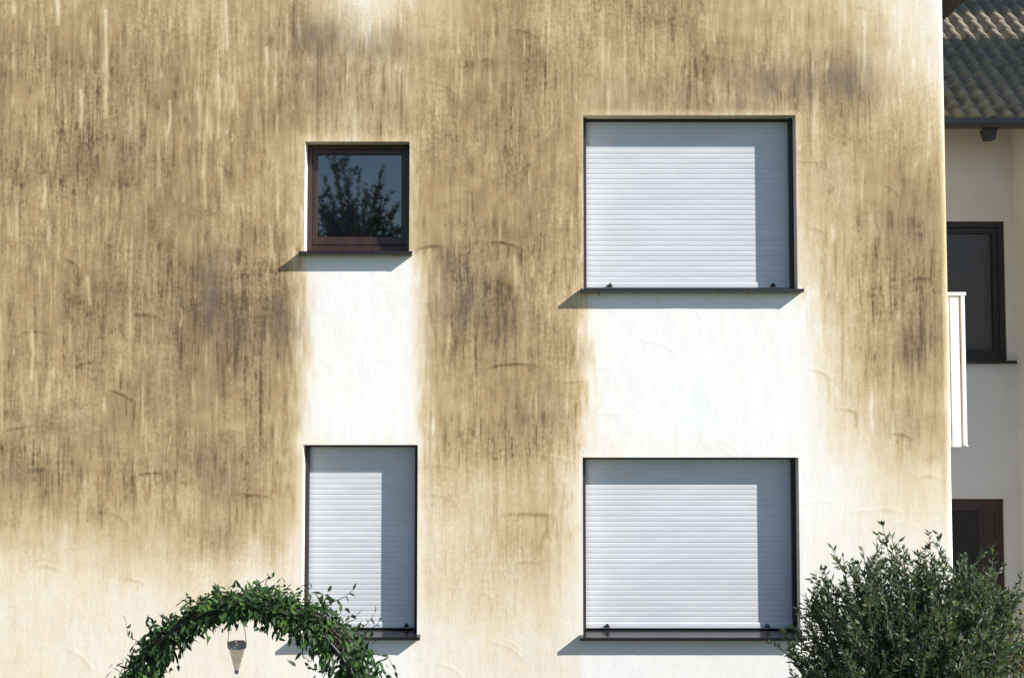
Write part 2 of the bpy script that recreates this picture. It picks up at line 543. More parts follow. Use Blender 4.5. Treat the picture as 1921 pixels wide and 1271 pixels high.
# the trowel marks one can tell apart
for a in ((205, 730, 252, 752, -2, 2, .4, .9), (255, 891, 306, 887, -3, 2.2, .4, .9), (440, 924, 512, 931, 0, 2.2, .3, .8), (910, 455, 978, 466, -6, 2.2, .35, .9),
          (905, 692, 1012, 684, -6, 2.2, .32, 1.0), (1055, 716, 1102, 711, 2, 2, .25, .8), (68, 1060, 118, 1071, -3, 2, .2, .8), (232, 1083, 272, 1096, -3, 2.4, .25, .8),
          (130, 1218, 172, 1254, -6, 1.8, .14, .7), (922, 1203, 978, 1232, -6, 2, .18, .8), (945, 1200, 975, 1218, -3, 1.6, .14, .6), (822, 1246, 868, 1270, -7, 2, .14, .7),
          (1122, 777, 1168, 778, -3, 2, .15, .7), (115, 482, 150, 505, -4, 2, .22, .7), (35, 625, 85, 622, -3, 2, .22, .7), (10, 805, 60, 797, 0, 2.4, .28, .7),
          (240, 595, 300, 596, -6, 3.5, .25, .7), (140, 690, 190, 678, -5, 3, .2, .6), (780, 468, 840, 462, -4, 2.5, .25, .6), (815, 928, 855, 942, -4, 2, .15, .7),
          (1500, 302, 1548, 302, 2, 2, .25, .8), (1520, 425, 1550, 443, -3, 2, .2, .7), (1655, 345, 1690, 370, -3, 2, .22, .7), (1700, 530, 1758, 527, -8, 2.5, .3, .9),
          (1520, 690, 1560, 712, -4, 2, .25, .7), (1570, 765, 1612, 778, -4, 2, .3, .8), (1668, 812, 1715, 824, -4, 2, .3, .9), (1725, 895, 1760, 895, -3, 3, .22, .7),
          (1640, 958, 1690, 960, -5, 3, .2, .7), (1600, 962, 1640, 958, -3, 2, .12, .7), (1500, 950, 1560, 940, -6, 1.8, .1, .7), (960, 55, 1010, 70, -3, 2, .2, .8),
          (900, 118, 925, 112, -4, 2, .25, .8), (810, 155, 860, 178, -4, 2, .15, .8), (180, 960, 245, 990, -12, 2, .16, .8), (1210, 640, 1260, 655, -5, 2, .03, .6),
          (60, 880, 90, 885, -3, 6, .3, .4), (400, 305, 432, 325, -4, 2, .2, .7), (770, 880, 860, 878, -7, 2, .1, .7), (930, 858, 1060, 862, -10, 2.2, .04, .9),
          (935, 965, 1045, 968, -4, 3.5, .3, .6), (960, 1056, 1010, 1056, -3, 3, .2, .5), (1030, 985, 1010, 1040, 3, 3, .2, .4), (905, 1110, 925, 1130, -3, 2.4, .22, .5)):
    arc(*a)
for i in range(260):
    x, y = RNG.uniform(-20, 1770), RNG.uniform(-20, 1290)
    an = RNG.normal(0.15, .35); ln = RNG.uniform(20, 85)
    arc(x, y, x + ln * math.cos(an), y + ln * math.sin(an), RNG.normal(-5, 4), RNG.uniform(1.0, 2.2), RNG.uniform(.0, .09), RNG.uniform(.1, .45))
amt = smooth(0.03, .5, STAIN)
STAIN = STAIN + LIGHT * (.25 + .75 * amt) * smooth(.02, .3, STAIN) + DARK * (.35 + .65 * amt)
spk = vnoise(7, 7, 71) * vnoise(60, 80, 72, 2)
STAIN += .10 * smooth(.30, .6, spk) * (.1 + amt)
STAIN += .035 * np.clip(.5 + vnoise(90, 120, 75, 4, .65), 0, 1.2) + .02 * vnoise(6, 8, 76, 2)
STAIN = np.clip(STAIN, 0.0, 1.0)

SOOT = np.zeros((H_, W_), np.float32)
for (x, y, rx, ry, a) in ((610, 70, 75, 46, .9), (690, 85, 75, 34, .7), (610, 135, 60, 60, .5), (680, 190, 70, 60, .3), (1250, 180, 130, 30, .35), (1590, 150, 55, 48, .9), (1480, 158, 80, 40, .85), (1410, 150, 60, 35, .6), (1390, 195, 45, 14, .5),
                          (400, 545, 45, 75, .8), (440, 620, 55, 55, .55), (525, 600, 50, 60, .7), (350, 590, 45, 50, .35), (870, 560, 60, 65, .65), (930, 585, 40, 55, .5), (850, 510, 40, 45, .45),
                          (410, 905, 35, 35, .6), (415, 1005, 25, 30, .4), (50, 890, 60, 22, .5), (1700, 430, 60, 50, .3), (1560, 330, 30, 50, .15), (250, 280, 40, 40, .3), (730, 150, 40, 25, .25),
                          (1725, 640, 28, 50, .45), (1690, 800, 40, 30, .25), (270, 130, 40, 60, .2), (330, 720, 70, 60, .2), (1010, 780, 60, 40, .25), (120, 800, 90, 40, .2), (960, 110, 50, 40, .15), (390, 860, 90, 40, .3)):
    SOOT = np.maximum(SOOT, a * np.exp(-(((XX - x) / rx) ** 2 + ((YY - y) / ry) ** 2) ** 1.1))
SOOT *= np.clip(.62 + .5 * vnoise(14, 60, 81, 3) + .35 * vnoise(30, 26, 82, 3), 0, 1.25) * .98
SOOT = np.clip(SOOT * (1 + 1.6 * LIGHT), 0, .85)

RELIEF = .0011 * vnoise(120, 120, 91, 2) + .0007 * vnoise(34, 50, 92, 2) + .0005 * vnoise(12, 34, 93, 2) + .0016 * REL


def sample(A, px, py):
    x = np.clip(px + PAD, 0, W_ - 2); y = np.clip(py + PAD, 0, H_ - 2)
    i, j = x.astype(int), y.astype(int)
    f, h = x - i, y - j
    return (A[j, i] * (1 - f) + A[j, i + 1] * f) * (1 - h) + (A[j + 1, i] * (1 - f) + A[j + 1, i + 1] * f) * h


# ------------------------------------------------------------------ the house
house = thing('house', 'white rendered house with brown streaked facade and pale roller shutters', 'house', (-2.8, 9, 0))


def opening(x0, x1, ytop, ybot):
    a = at((x0), (ytop + ybot) / 2, WALL_Y); b = at((x1), (ytop + ybot) / 2, WALL_Y)
    return (a.x, b.x, at(960, ybot, WALL_Y).z, at(960, ytop, WALL_Y).z)


OPEN = {'small': opening(571.5, 768, 265.5, 476), 'upper': opening(1094.5, 1494.5, 216, 546),
        'narrow': opening(567, 783, 834, 1193), 'lower': opening(1093.5, 1500, 857.5, 1194)}
XR = at(1781, 600, WALL_Y).x            # right corner of the facade
RC = 0.035
XL, ZTOP = -9.2, 7.1
DEPTH = 0.143


def lines(lo, hi, step, snaps, before, after):
    n = int(round((hi - lo) / step))
    a = np.linspace(lo, hi, n + 1)
    for s in snaps:
        i = int(np.argmin(np.abs(a - s)))
        a[i] = s
    return np.concatenate([before, a, after])


xs = lines(-4.35, XR - RC, 0.0115, [v for o in OPEN.values() for v in o[:2]], [XL, -7.5, -6, -5], [])
zs = lines(0.62, 6.62, 0.0115, [v for o in OPEN.values() for v in o[2:]], [-0.3, 0.1, 0.3], [6.8, ZTOP])
ph = np.linspace(0, math.pi / 2, 7)[1:]
cx = np.concatenate([xs, XR - RC + RC * np.sin(ph), [XR]])
cy = np.concatenate([np.full(len(xs), WALL_Y), WALL_Y + RC * (1 - np.cos(ph)), [WALL_Y + 9.0]])
nc, nr = len(cx), len(zs)
PX = np.repeat(cx[None, :], nr, 0); PY = np.repeat(cy[None, :], nr, 0); PZ = np.repeat(zs[:, None], nc, 1)
spx, spy = to_px(PX, np.full_like(PX, WALL_Y), PZ)
vst = sample(STAIN, spx, spy); vso = sample(SOOT, spx, spy); vre = sample(RELIEF, spx, spy)
corner = np.zeros_like(vst); corner[:, len(xs) - 2:] = 1
vst = np.where(corner > 0, vst * .6 + .04, vst); vso = np.where(corner > 0, vso * .3, vso)
PYd = PY - np.where(PX < XR - RC - 1e-4, vre, 0)
for (x0, x1, z0, z1) in OPEN.values():     # keep the plaster edge of the openings from gaping
    nb = (PX > x0 - .012) & (PX < x1 + .012) & (PZ > z0 - .012) & (PZ < z1 + .012)
    PYd = np.where(nb, WALL_Y, PYd)
verts = np.stack([PX, PYd, PZ], -1).reshape(-1, 3)
ci, ri = np.meshgrid(np.arange(nc - 1), np.arange(nr - 1))
mx_, mz_ = (cx[:-1] + cx[1:])[None, :] / 2 + 0 * ri, (zs[:-1] + zs[1:])[:, None] / 2 + 0 * ci
keep = np.ones(ci.shape, bool)
for (x0, x1, z0, z1) in OPEN.values():
    keep &= ~((mx_ > x0) & (mx_ < x1) & (mz_ > z0) & (mz_ < z1))
c_, r_ = ci[keep], ri[keep]
faces = np.stack([r_ * nc + c_, r_ * nc + c_ + 1, (r_ + 1) * nc + c_ + 1, (r_ + 1) * nc + c_], -1)
ev, ef = [], []            # extra flat pieces: reveals, gable, other walls
est = []


def extra(pts, stain):
    n = len(verts) + len(ev)
    ev.extend([tuple(p) for p in pts]); est.extend([stain] * len(pts))
    ef.append(tuple(range(n, n + len(pts))))


YB = WALL_Y + DEPTH + 0.12
for (x0, x1, z0, z1) in OPEN.values():
    extra([(x0, WALL_Y, z0), (x0, WALL_Y, z1), (x0, YB, z1), (x0, YB, z0)], .08)
    extra([(x1, WALL_Y, z1), (x1, WALL_Y, z0), (x1, YB, z0), (x1, YB, z1)], .22)
    extra([(x0, WALL_Y, z1), (x1, WALL_Y, z1), (x1, YB, z1), (x0, YB, z1)], .25)
    extra([(x1, WALL_Y, z0), (x0, WALL_Y, z0), (x0, YB, z0), (x1, YB, z0)], .1)
APX, APZ = (XL + XR) / 2, 12.3
extra([(XL, WALL_Y, ZTOP), (XR - RC, WALL_Y, ZTOP), (APX, WALL_Y, APZ)], .6)
extra([(XL, WALL_Y, -.3), (XL, WALL_Y, ZTOP), (XL, 18, ZTOP), (XL, 18, -.3)], .3)
extra([(XL, 18, -.3), (XL, 18, ZTOP), (APX, 18, APZ), (XR, 18, ZTOP), (XR, 18, -.3)], .3)
allv = np.concatenate([verts, np.array(ev)]) - np.array([-2.8, 9, 0])
me = bpy.data.meshes.new('wall')
nv = len(allv); nq = len(faces)
loops = np.concatenate([faces.ravel(), np.concatenate([np.array(f) for f in ef])]).astype(np.int32)
sizes = np.concatenate([np.full(nq, 4), [len(f) for f in ef]]).astype(np.int32)
starts = np.concatenate([[0], np.cumsum(sizes)[:-1]]).astype(np.int32)
me.vertices.add(nv); me.vertices.foreach_set('co', allv.astype(np.float32).ravel())
me.loops.add(len(loops)); me.loops.foreach_set('vertex_index', loops)
me.polygons.add(len(sizes)); me.polygons.foreach_set('loop_start', starts)
me.update(calc_edges=True); me.validate()
sm = np.zeros(len(me.polygons), bool); sm[:nq] = True
me.polygons.foreach_set('use_smooth', sm)
a = me.attributes.new('stain', 'FLOAT', 'POINT'); a.data.foreach_set('value', np.concatenate([vst.ravel(), est]).astype(np.float32))
a = me.attributes.new('soot', 'FLOAT', 'POINT'); a.data.foreach_set('value', np.concatenate([vso.ravel(), np.zeros(len(est))]).astype(np.float32))
me.materials.append(M_PLASTER)
wall = bpy.data.objects.new('wall', me); COL.objects.link(wall); wall.parent = house

# roof of the house: two slopes, the right eave shows at the top of the photo
rb = MB()
sl = (APZ - ZTOP) / (APX - XR)
EO = 0.52
for sgn in (1, -1):
    xw = XR if sgn > 0 else XL
    xe = xw + sgn * EO
    ze = ZTOP - abs(sl) * EO
    t = 0.16
    rb.v += []
    n = len(rb.v)
    y0, y1 = 8.93, 18.1
    rb.v += [(xe, y0, ze), (xe, y1, ze), (APX, y1, APZ), (APX, y0, APZ), (xe, y0, ze + t), (xe, y1, ze + t), (APX, y1, APZ + t), (APX, y0, APZ + t)]
    for f in ((0, 3, 2, 1), (4, 5, 6, 7), (0, 1, 5, 4), (1, 2, 6, 5), (2, 3, 7, 6), (3, 0, 4, 7)):
        rb.f.append(tuple(n + i for i in f)); rb.sm.append(False)
rb.build('roof', M_DARKWOOD, house)


# windows
def sill_mesh(x0, x1, z0, p=0.082, top=0.026):
    m = MB()
    yb = WALL_Y + DEPTH - 0.004
    # thin bent sheet: sloping top and a front lip, standing on a core that fills the opening bottom
    prof = [(yb, z0 + top), (WALL_Y - p, z0 + top - 0.014), (WALL_Y - p, z0 - 0.012), (WALL_Y - p + 0.006, z0 - 0.012),
            (WALL_Y - p + 0.006, z0 + top - 0.022), (WALL_Y - 0.004, z0 + top - 0.019), (WALL_Y - 0.004, z0 + .004), (yb, z0 + 0.004)]
    m.prism_x(prof, x0 + 0.003, x1 - 0.003)
    prof2 = [(WALL_Y - 0.008, z0 + top - 0.008), (WALL_Y - p - .001, z0 + top - 0.0145), (WALL_Y - p - .001, z0 - 0.013), (WALL_Y - p + 0.0065, z0 - 0.013),
             (WALL_Y - p + 0.0065, z0 + top - 0.024), (WALL_Y - 0.008, z0 + top - 0.021)]
    for a, b, c in ((x0 - 0.028, x0 + 0.003, x0 - .028), (x1 - 0.003, x1 + 0.028, x1 + .022)):
        m.prism_x(prof2, a, b)
        m.box(c, c + .006, WALL_Y - p - .002, WALL_Y - .002, z0 - .014, z0 + top - .012)
    return m


def shuttered(key, stops, slat, gaps=0):
    x0, x1, z0, z1 = OPEN[key]
    ys = WALL_Y + DEPTH
    fr = MB()
    rw = 0.030
    fr.box(x0 + .002, x0 + rw, ys - 0.045, ys + .05, z0 + .03, z1 - .002)
    fr.box(x1 - rw, x1 - .002, ys - 0.045, ys + .05, z0 + .03, z1 - .002)
    fr.box(x0 + rw, x1 - rw, ys - 0.012, ys + .05, z1 - .022, z1 - .002)
    w = fr.build('shuttered_window', M_RAIL, house, 0.002)
    sb = MB()
    zb, zt = z0 + 0.036, z1 - .020
    z = zb
    xa, xb = x0 + rw - .008, x1 - rw + .008
    prof = []
    sb_v = []
    k = 0
    # end bar, then convex slats, each with a narrow groove above
    rows = [(zb, zb + .05, .006)]
    z = zb + .05
    while z < zt:
        rows.append((z, min(z + slat, zt), .0))
        z += slat
    for i, (a, b, ext) in enumerate(rows):
        top = len(rows) - i <= gaps
        gp = .0045 if top else .0010
        n = len(sb.v)
        h = b - a
        pr = [(ys + .0009, a), (ys + .0009, a + .0005), (ys + .0002 - ext, a + .0016), (ys - .0000 - ext, a + h * .25), (ys - .0001 - ext, a + h * .48),
              (ys - .0000 - ext, a + h * .72), (ys + .0002 - ext, b - gp - .001), (ys + .0009, b - gp), (ys + .0009, b)]
        for (yy, zz) in pr:
            sb.v.append((xa, yy, zz)); sb.v.append((xb, yy, zz))
        for q in range(len(pr) - 1):
            sb.f.append((n + 2 * q, n + 2 * q + 1, n + 2 * q + 3, n + 2 * q + 2)); sb.sm.append(2 <= q <= 5)
    sb.build('roller_shutter', M_SHUTTER, w)
    sill_mesh(x0, x1, z0).build('sill', M_SILL, w)
    for px in stops:
        sx = at(px, 900, ys).x
        st = MB()
        st.tube([(sx, ys - .014, zb + .030), (sx, ys - .034, zb + .030)], [.013, .011], 10)
        st.box(sx - .020, sx + .020, ys - .022, ys - .006, zb + .012, zb + .022)
        st.build('stopper', M_RUBBER, w)
    return w


shuttered('upper', (1146, 1454), 0.0418)
shuttered('narrow', (764,), 0.0418, 6)
shuttered('lower', (1138, 1436), 0.0418)

x0, x1, z0, z1 = OPEN['small']
ys = WALL_Y + DEPTH
zb = z0 + .036


def ring(m, a, b, c, d, w, y0, y1, wb=None):
    wb = wb or w
    m.box(a, a + w, y0, y1, c, d)
    m.box(b - w, b, y0, y1, c, d)
    m.box(a + w, b - w, y0, y1, c, c + wb)
    m.box(a + w, b - w, y0, y1, d - w, d)


fr = MB(); ring(fr, x0 + .002, x1 - .002, zb, z1 - .002, .036, ys - .03, ys + .04)
win = fr.build('window', M_WOODFRAME, house, .003)
fr = MB(); ring(fr, x0 + .036, x1 - .036, zb + .052, z1 - .036, .042, ys - .012, ys + .035, .066)
fr.build('sash', M_WOODFRAME, win, .004)
fr = MB(); fr.box(x0 + .07, x1 - .07, ys + .006, ys + .012, zb + .112, z1 - .070)
fr.build('pane', M_GLASS, win)
fr = MB(); fr.box(x0 + .04, x1 - .04, ys - .024, ys - .004, zb + .036 + .001, zb + .047)
fr.build('rain_bar', M_RAIL, win, .002)
sill_mesh(x0, x1, z0).build('sill', M_SILL, win)

# balcony on the right-hand side wall of the house: only its front boards show
BY = 10.0
pt, pb = at(1800, 548, BY), at(1804, 838, BY)
xo = at(1811.5, 690, BY).x
bal = MB(); bal.box(XR, xo - .05, BY + .06, BY + 2.6, pb.z + .06, pb.z + .2)
balc = bal.build('balcony', M_WHITE, house)
bd = MB(); bd.box(xo - .033, xo, BY - .01, BY + .03, pb.z + .012, pt.z - .03)
bd.tube([(xo - .012, BY + .0, pb.z + .02), (xo + .006, BY + .0, pb.z + .004)], .009, 8)
bd.build('post', M_WHITE, balc, .003)
xx = xo - .047
while xx > XR + .05:
    bd = MB(); bd.box(xx - .078, xx, BY, BY + .022, pb.z, pt.z - .035)
    bd.build('board', M_WHITE, balc, .003)
    xx -= .092
rl = MB(); rl.box(XR, xo + .012, BY - .014, BY + .036, pt.z - .03, pt.z)
rl.build('handrail', M_WHITE, balc, .004)
rl = MB(); rl.box(xo - .038, xo + .010, BY + .036, BY + 2.6, pt.z - .03, pt.z)
for k in range(22):
    rl.box(xo - .026, xo - .004, BY + .12 + k * .11, BY + .20 + k * .11, pb.z + .02, pt.z - .03)
rl.build('side_rail', M_WHITE, balc, .003)

# ------------------------------------------------------------------ the house next door, set back on the right
NY = 11.3
nb = thing('neighbouring_house', 'grey shaded house set back beyond the facade corner with tiled roof', 'house', (6, NY, 0))
nwx0, nwx1 = at(1700, 500, NY).x, at(1886, 500, NY).x
nz0, nz1 = at(1850, 676, NY).z, at(1850, 415, NY).z
dx0, dx1 = at(1740, 1000, NY).x, at(1886, 1000, NY).x
dz1 = at(1850, 935, NY).z
XB = at(1906, 600, NY).x
gz = at(1850, 238, NY - .5).z
NX0, NX1 = XR + .004, 11.0
w = MB()
def hole_wall(m, X0, X1, Z0, Z1, Y, holes):
    xs_ = sorted({X0, X1, *[h[0] for h in holes], *[h[1] for h in holes]})
    zs_ = sorted({Z0, Z1, *[h[2] for h in holes], *[h[3] for h in holes]})
    for i in range(len(xs_) - 1):
        for j in range(len(zs_) - 1):
            mx, mz = (xs_[i] + xs_[i + 1]) / 2, (zs_[j] + zs_[j + 1]) / 2
            if any(h[0] < mx < h[1] and h[2] < mz < h[3] for h in holes):
                continue
            m.quad((xs_[i], Y, zs_[j]), (xs_[i + 1], Y, zs_[j]), (xs_[i + 1], Y, zs_[j + 1]), (xs_[i], Y, zs_[j + 1]))
    for (a, b, c, d) in holes:
        e = Y + .12
        m.quad((a, Y, c), (a, Y, d), (a, e, d), (a, e, c)); m.quad((b, Y, d), (b, Y, c), (b, e, c), (b, e, d))
        m.quad((a, Y, d), (b, Y, d), (b, e, d), (a, e, d)); m.quad((b, Y, c), (a, Y, c), (a, e, c), (b, e, c))
hole_wall(w, NX0, XB, -.3, gz + .5, NY, [(nwx0, nwx1, nz0, nz1), (dx0, dx1, 0.06, dz1)])
w.quad((XB, NY, -.3), (XB, NY, gz + .1), (XB, NY - .44, gz + .1), (XB, NY - .44, -.3))
w.quad((XB, NY - .44, -.3), (XB, NY - .44, gz + .1), (NX1, NY - .44, gz + .1), (NX1, NY - .44, -.3))
w.quad((NX1, NY - .44, -.3), (NX1, NY - .44, gz + .1), (NX1, 18, gz + .1), (NX1, 18, -.3))
w.build('wall', M_GREYWALL, nb)
f = MB(); ring(f, nwx0 + .002, nwx1 - .002, nz0, nz1 - .002, .055, NY + .02, NY + .1)
nwin = f.build('window', M_NFRAME, nb, .003)
f = MB(); ring(f, nwx0 + .057, nwx1 - .057, nz0 + .055, nz1 - .06, .06, NY + .035, NY + .09)
xm = at(1822, 500, NY).x
f.build('sash', M_NFRAME, nwin, .003)
f = MB(); f.box(nwx0 + .1, nwx1 - .1, NY + .06, NY + .066, nz0 + .1, nz1 - .1)
f.build('pane', M_NCURTAIN, nwin)
f = MB(); f.box(nwx0 - .05, nwx1 + .07, NY - .06, NY + .1, nz0 - .032, nz0 - .002)
f.build('sill', M_NFRAME, nwin, .003)
f = MB(); f.box(dx0 + .002, dx1 - .002, NY + .04, NY + .09, .06, dz1 - .002)
door = f.build('door', M_DOOR, nb, .003)
f = MB(); f.box(dx0 + .1, at(1836, 1000, NY).x, NY + .030, NY + .037, 0.5, dz1 - .12)
f.build('pane', M_GLASS2, door)
f = MB(); ring(f, at(1840, 1000, NY).x, dx1 - .05, 0.4, dz1 - .1, .03, NY + .028, NY + .038)
f.build('panel_moulding', M_DOOR, door, .003)
# roof with rolled tiles
pit = math.radians(43)
rx0, rx1 = NX0 + .002, 6.15
cols, rows, cw, rl_ = 18, 24, 0.152, 0.212
y_e, z_e = NY - .56, gz + .055
tm = MB()
res = 8
nxs = int(math.ceil((rx1 - rx0) / cw)) * res
rr = random.Random(3)
joff = [[rr.uniform(-.006, .006) for _ in range(nxs // res + 1)] for _ in range(rows)]
for r_i in range(rows):
    s0, s1 = r_i * rl_, (r_i + 1) * rl_ + .03
    n = len(tm.v)
    for i in range(nxs + 1):
        xx = rx0 + i * cw / res
        p = (i % res) / res
        hgt = .042 * math.sin(math.pi * min(1, p / .66)) ** 0.7 if p < .66 else -.030 * math.sin(math.pi * (p - .66) / .34)
        jz = joff[r_i][min(i // res, nxs // res)]
        for s, lift in ((s0 - .004, .000), (s0, .026), (s0 + .012, .032), ((s0 + s1) / 2, .018), (s1, .0)):
            h = hgt * (1 if lift or s > s0 else .6) + lift + jz * .6
            s_ = s + jz
            tm.v.append((xx, y_e + s_ * math.cos(pit) - h * math.sin(pit), z_e + s_ * math.sin(pit) + h * math.cos(pit)))
    for i in range(nxs):
        for q in range(4):
            a_ = n + i * 5 + q
            tm.f.append((a_, a_ + 5, a_ + 6, a_ + 1)); tm.sm.append(True)
roof = tm.build('roof', M_TILE, nb)
f = MB()
f.prism_x([(y_e + .02, z_e - .05), (y_e + .02, z_e - .02), (y_e + 24 * rl_ * math.cos(pit), z_e - .02 + 24 * rl_ * math.sin(pit)), (y_e + 24 * rl_ * math.cos(pit), z_e - .05 + 24 * rl_ * math.sin(pit))], rx0, rx1)
f.build('roof_boarding', M_DARKWOOD, roof)
f = MB(); f.prism_x([(y_e + .02, z_e - .03), (y_e - .07, z_e + .0), (y_e - .085, z_e - .05), (y_e - .06, z_e - .085), (y_e + .02, z_e - .085)], rx0, NX1)
f.build('gutter', M_GUTTER, nb)
for px in (1858, 2080, 2300):
    c = at(px, 258, y_e).x
    f = MB()
    zt_, hh = z_e - .085, .105
    n = len(f.v)
    f.v += [(c - .065, y_e - .02, zt_), (c + .065, y_e - .02, zt_), (c + .04, y_e - .02, zt_ - hh), (c - .03, y_e - .02, zt_ - hh),
            (c - .065, y_e + .1, zt_), (c + .065, y_e + .1, zt_), (c + .04, y_e + .1, zt_ - hh), (c - .03, y_e + .1, zt_ - hh)]
    for q in ((0, 3, 2, 1), (4, 5, 6, 7), (0, 1, 5, 4), (1, 2, 6, 5), (2, 3, 7, 6), (3, 0, 4, 7)):
        f.f.append(tuple(n + i for i in q)); f.sm.append(False)
    f.build('rafter_tail', M_DARKWOOD, nb)

# ------------------------------------------------------------------ block added out of view on the right, only to shade the house next door
tb = thing('shade_block', 'added unseen block that shades the grey house, with a shading slab above it', 'shade blocker', (9.3, 9.5, 0))
f = MB(); f.prism_x([(9.4, -.3), (9.4, CAMZ + 7.62), (9.6, CAMZ + 7.5), (10.8, CAMZ + 5.4), (10.8, -.3)][::-1], 6.6, 13)
f.build('wall', M_GREYWALL, tb)
f = MB(); f.box(6.6, 14.5, 9.4, 9.55, CAMZ + 8.95, CAMZ + 10.8)  # added slab: sun through the gap below it lights a band of tiles
f.build('shade_slab', M_DARKWOOD, tb)
for xx, yy in ((6.7, 9.48), (12.8, 9.48)):
    f = MB(); f.tube([(xx, yy, CAMZ + 7.5), (xx, yy, CAMZ + 8.95)], .04)
    f.build('shade_slab_post', M_GUTTER, tb)
for zz in (1.2, 4.0, 6.8):
    for xx in (7.6, 10.2):
        f = MB(); ring(f, xx, xx + 1.2, zz, zz + 1.4, .08, 9.34, 9.398)
        ww = f.build('window', M_NFRAME, tb)
        f = MB(); f.box(xx + .08, xx + 1.12, 9.37, 9.395, zz + .08, zz + 1.32); f.build('pane', M_GLASS2, ww)


# ------------------------------------------------------------------ foliage
def leaves(name, mat, parent, base, dirs, length, width, tone, normals=None, fold=.25, curl=.25, group_pts=None):
    """many leaf blades in one mesh; base, dirs: (n,3); each blade 8 faces' worth of outline, folded on its midrib"""
    n = len(base)
    d = dirs / (np.linalg.norm(dirs, axis=1, keepdims=True) + 1e-9)
    if normals is None:
        normals = RNG.normal(0, 1, (n, 3))
    s = np.cross(d, normals); s /= (np.linalg.norm(s, axis=1, keepdims=True) + 1e-9)
    u = np.cross(s, d)
    L = length[:, None]; Wd = width[:, None]
    P = []
    for (t, w, k) in ((0, 0, 0), (.30, 1, 1), (.30, 0, 0), (.30, -1, 1), (.65, .82, 1), (.65, 0, 0), (.65, -.82, 1), (1, 0, 0)):
        P.append(base + d * L * t + s * Wd * .5 * w + u * (Wd * fold * .5 * k - L * curl * t * t))
    V = np.stack(P, 1).reshape(-1, 3)
    fq = np.array([[0, 2, 1, 1], [0, 3, 2, 2], [1, 2, 5, 4], [2, 3, 6, 5], [4, 5, 7, 7], [5, 6, 7, 7]])
    tri = [[0, 2, 1], [0, 3, 2], [4, 5, 7], [5, 6, 7]]
    qd = [[1, 2, 5, 4], [2, 3, 6, 5]]
    off = np.arange(n)[:, None, None] * 8
    tr_ = (np.array(tri)[None] + off).reshape(-1, 3); qd_ = (np.array(qd)[None] + off).reshape(-1, 4)
    loops = np.concatenate([tr_.ravel(), qd_.ravel()]).astype(np.int32)
    sizes = np.concatenate([np.full(len(tr_), 3), np.full(len(qd_), 4)])
    starts = np.concatenate([[0], np.cumsum(sizes)[:-1]]).astype(np.int32)
    o_w = np.array(world_origin(parent))
    me = bpy.data.meshes.new(name)
    me.vertices.add(len(V)); me.vertices.foreach_set('co', (V - o_w).astype(np.float32).ravel())
    me.loops.add(len(loops)); me.loops.foreach_set('vertex_index', loops)
    me.polygons.add(len(sizes)); me.polygons.foreach_set('loop_start', starts)
    me.update(calc_edges=True); me.validate()
    a = me.attributes.new('tone', 'FLOAT', 'POINT'); a.data.foreach_set('value', np.repeat(tone, 8).astype(np.float32))
    me.materials.append(mat)
    o = bpy.data.objects.new(name, me); COL.objects.link(o); o.parent = parent
    return o


def unit(n):
    v = RNG.normal(0, 1, (n, 3))
    return v / np.linalg.norm(v, axis=1, keepdims=True)


# arch over which a climber grows
AY0, AY1 = 6.62, 6.92
ac = at(456, 1368, AY0)                    # centre of the half circle
AR = 0.698
arch = thing('climber_arch', 'round garden arch covered in dark green climber below the narrow shutter', 'garden arch', (ac.x, (AY0 + AY1) / 2, 0))


def arch_pt(t, y, r=AR):
    """t runs 0..1 along left leg, half circle, right leg"""
    leg = ac.z
    tot = 2 * leg + math.pi * r
    s = t * tot
    if s < leg:
        return Vector((ac.x - r, y, s))
    if s > leg + math.pi * r:
        return Vector((ac.x + r, y, leg - (s - leg - math.pi * r)))
    th = math.pi - (s - leg) / r
    return Vector((ac.x + r * math.cos(th), y, leg + r * math.sin(th)))


fm = MB()
for y in (AY0, AY1):
    fm.tube([arch_pt(i / 60, y) for i in range(61)], .009, 8)
for i in range(4, 60, 4):
    fm.tube([arch_pt(i / 60, AY0), arch_pt(i / 60, AY1)], .006, 6)
fm.build('arch_frame', M_IRON, arch)
sm_ = MB()
for k in range(9):
    ph0 = RNG.uniform(0, 6.28); fr_ = RNG.uniform(5, 11); yb_ = RNG.uniform(AY0, AY1)
    pts = []
    t0, t1 = (0, RNG.uniform(.55, .9)) if k % 2 else (RNG.uniform(.1, .45), 1)
    for i in range(50):
        t = t0 + (t1 - t0) * i / 49
        p = arch_pt(t, yb_ + .09 * math.sin(ph0 + fr_ * t * 3), AR + .03 * math.sin(ph0 * 2 + fr_ * t * 5))
        pts.append(p)
    sm_.tube(pts, RNG.uniform(.004, .009), 6)
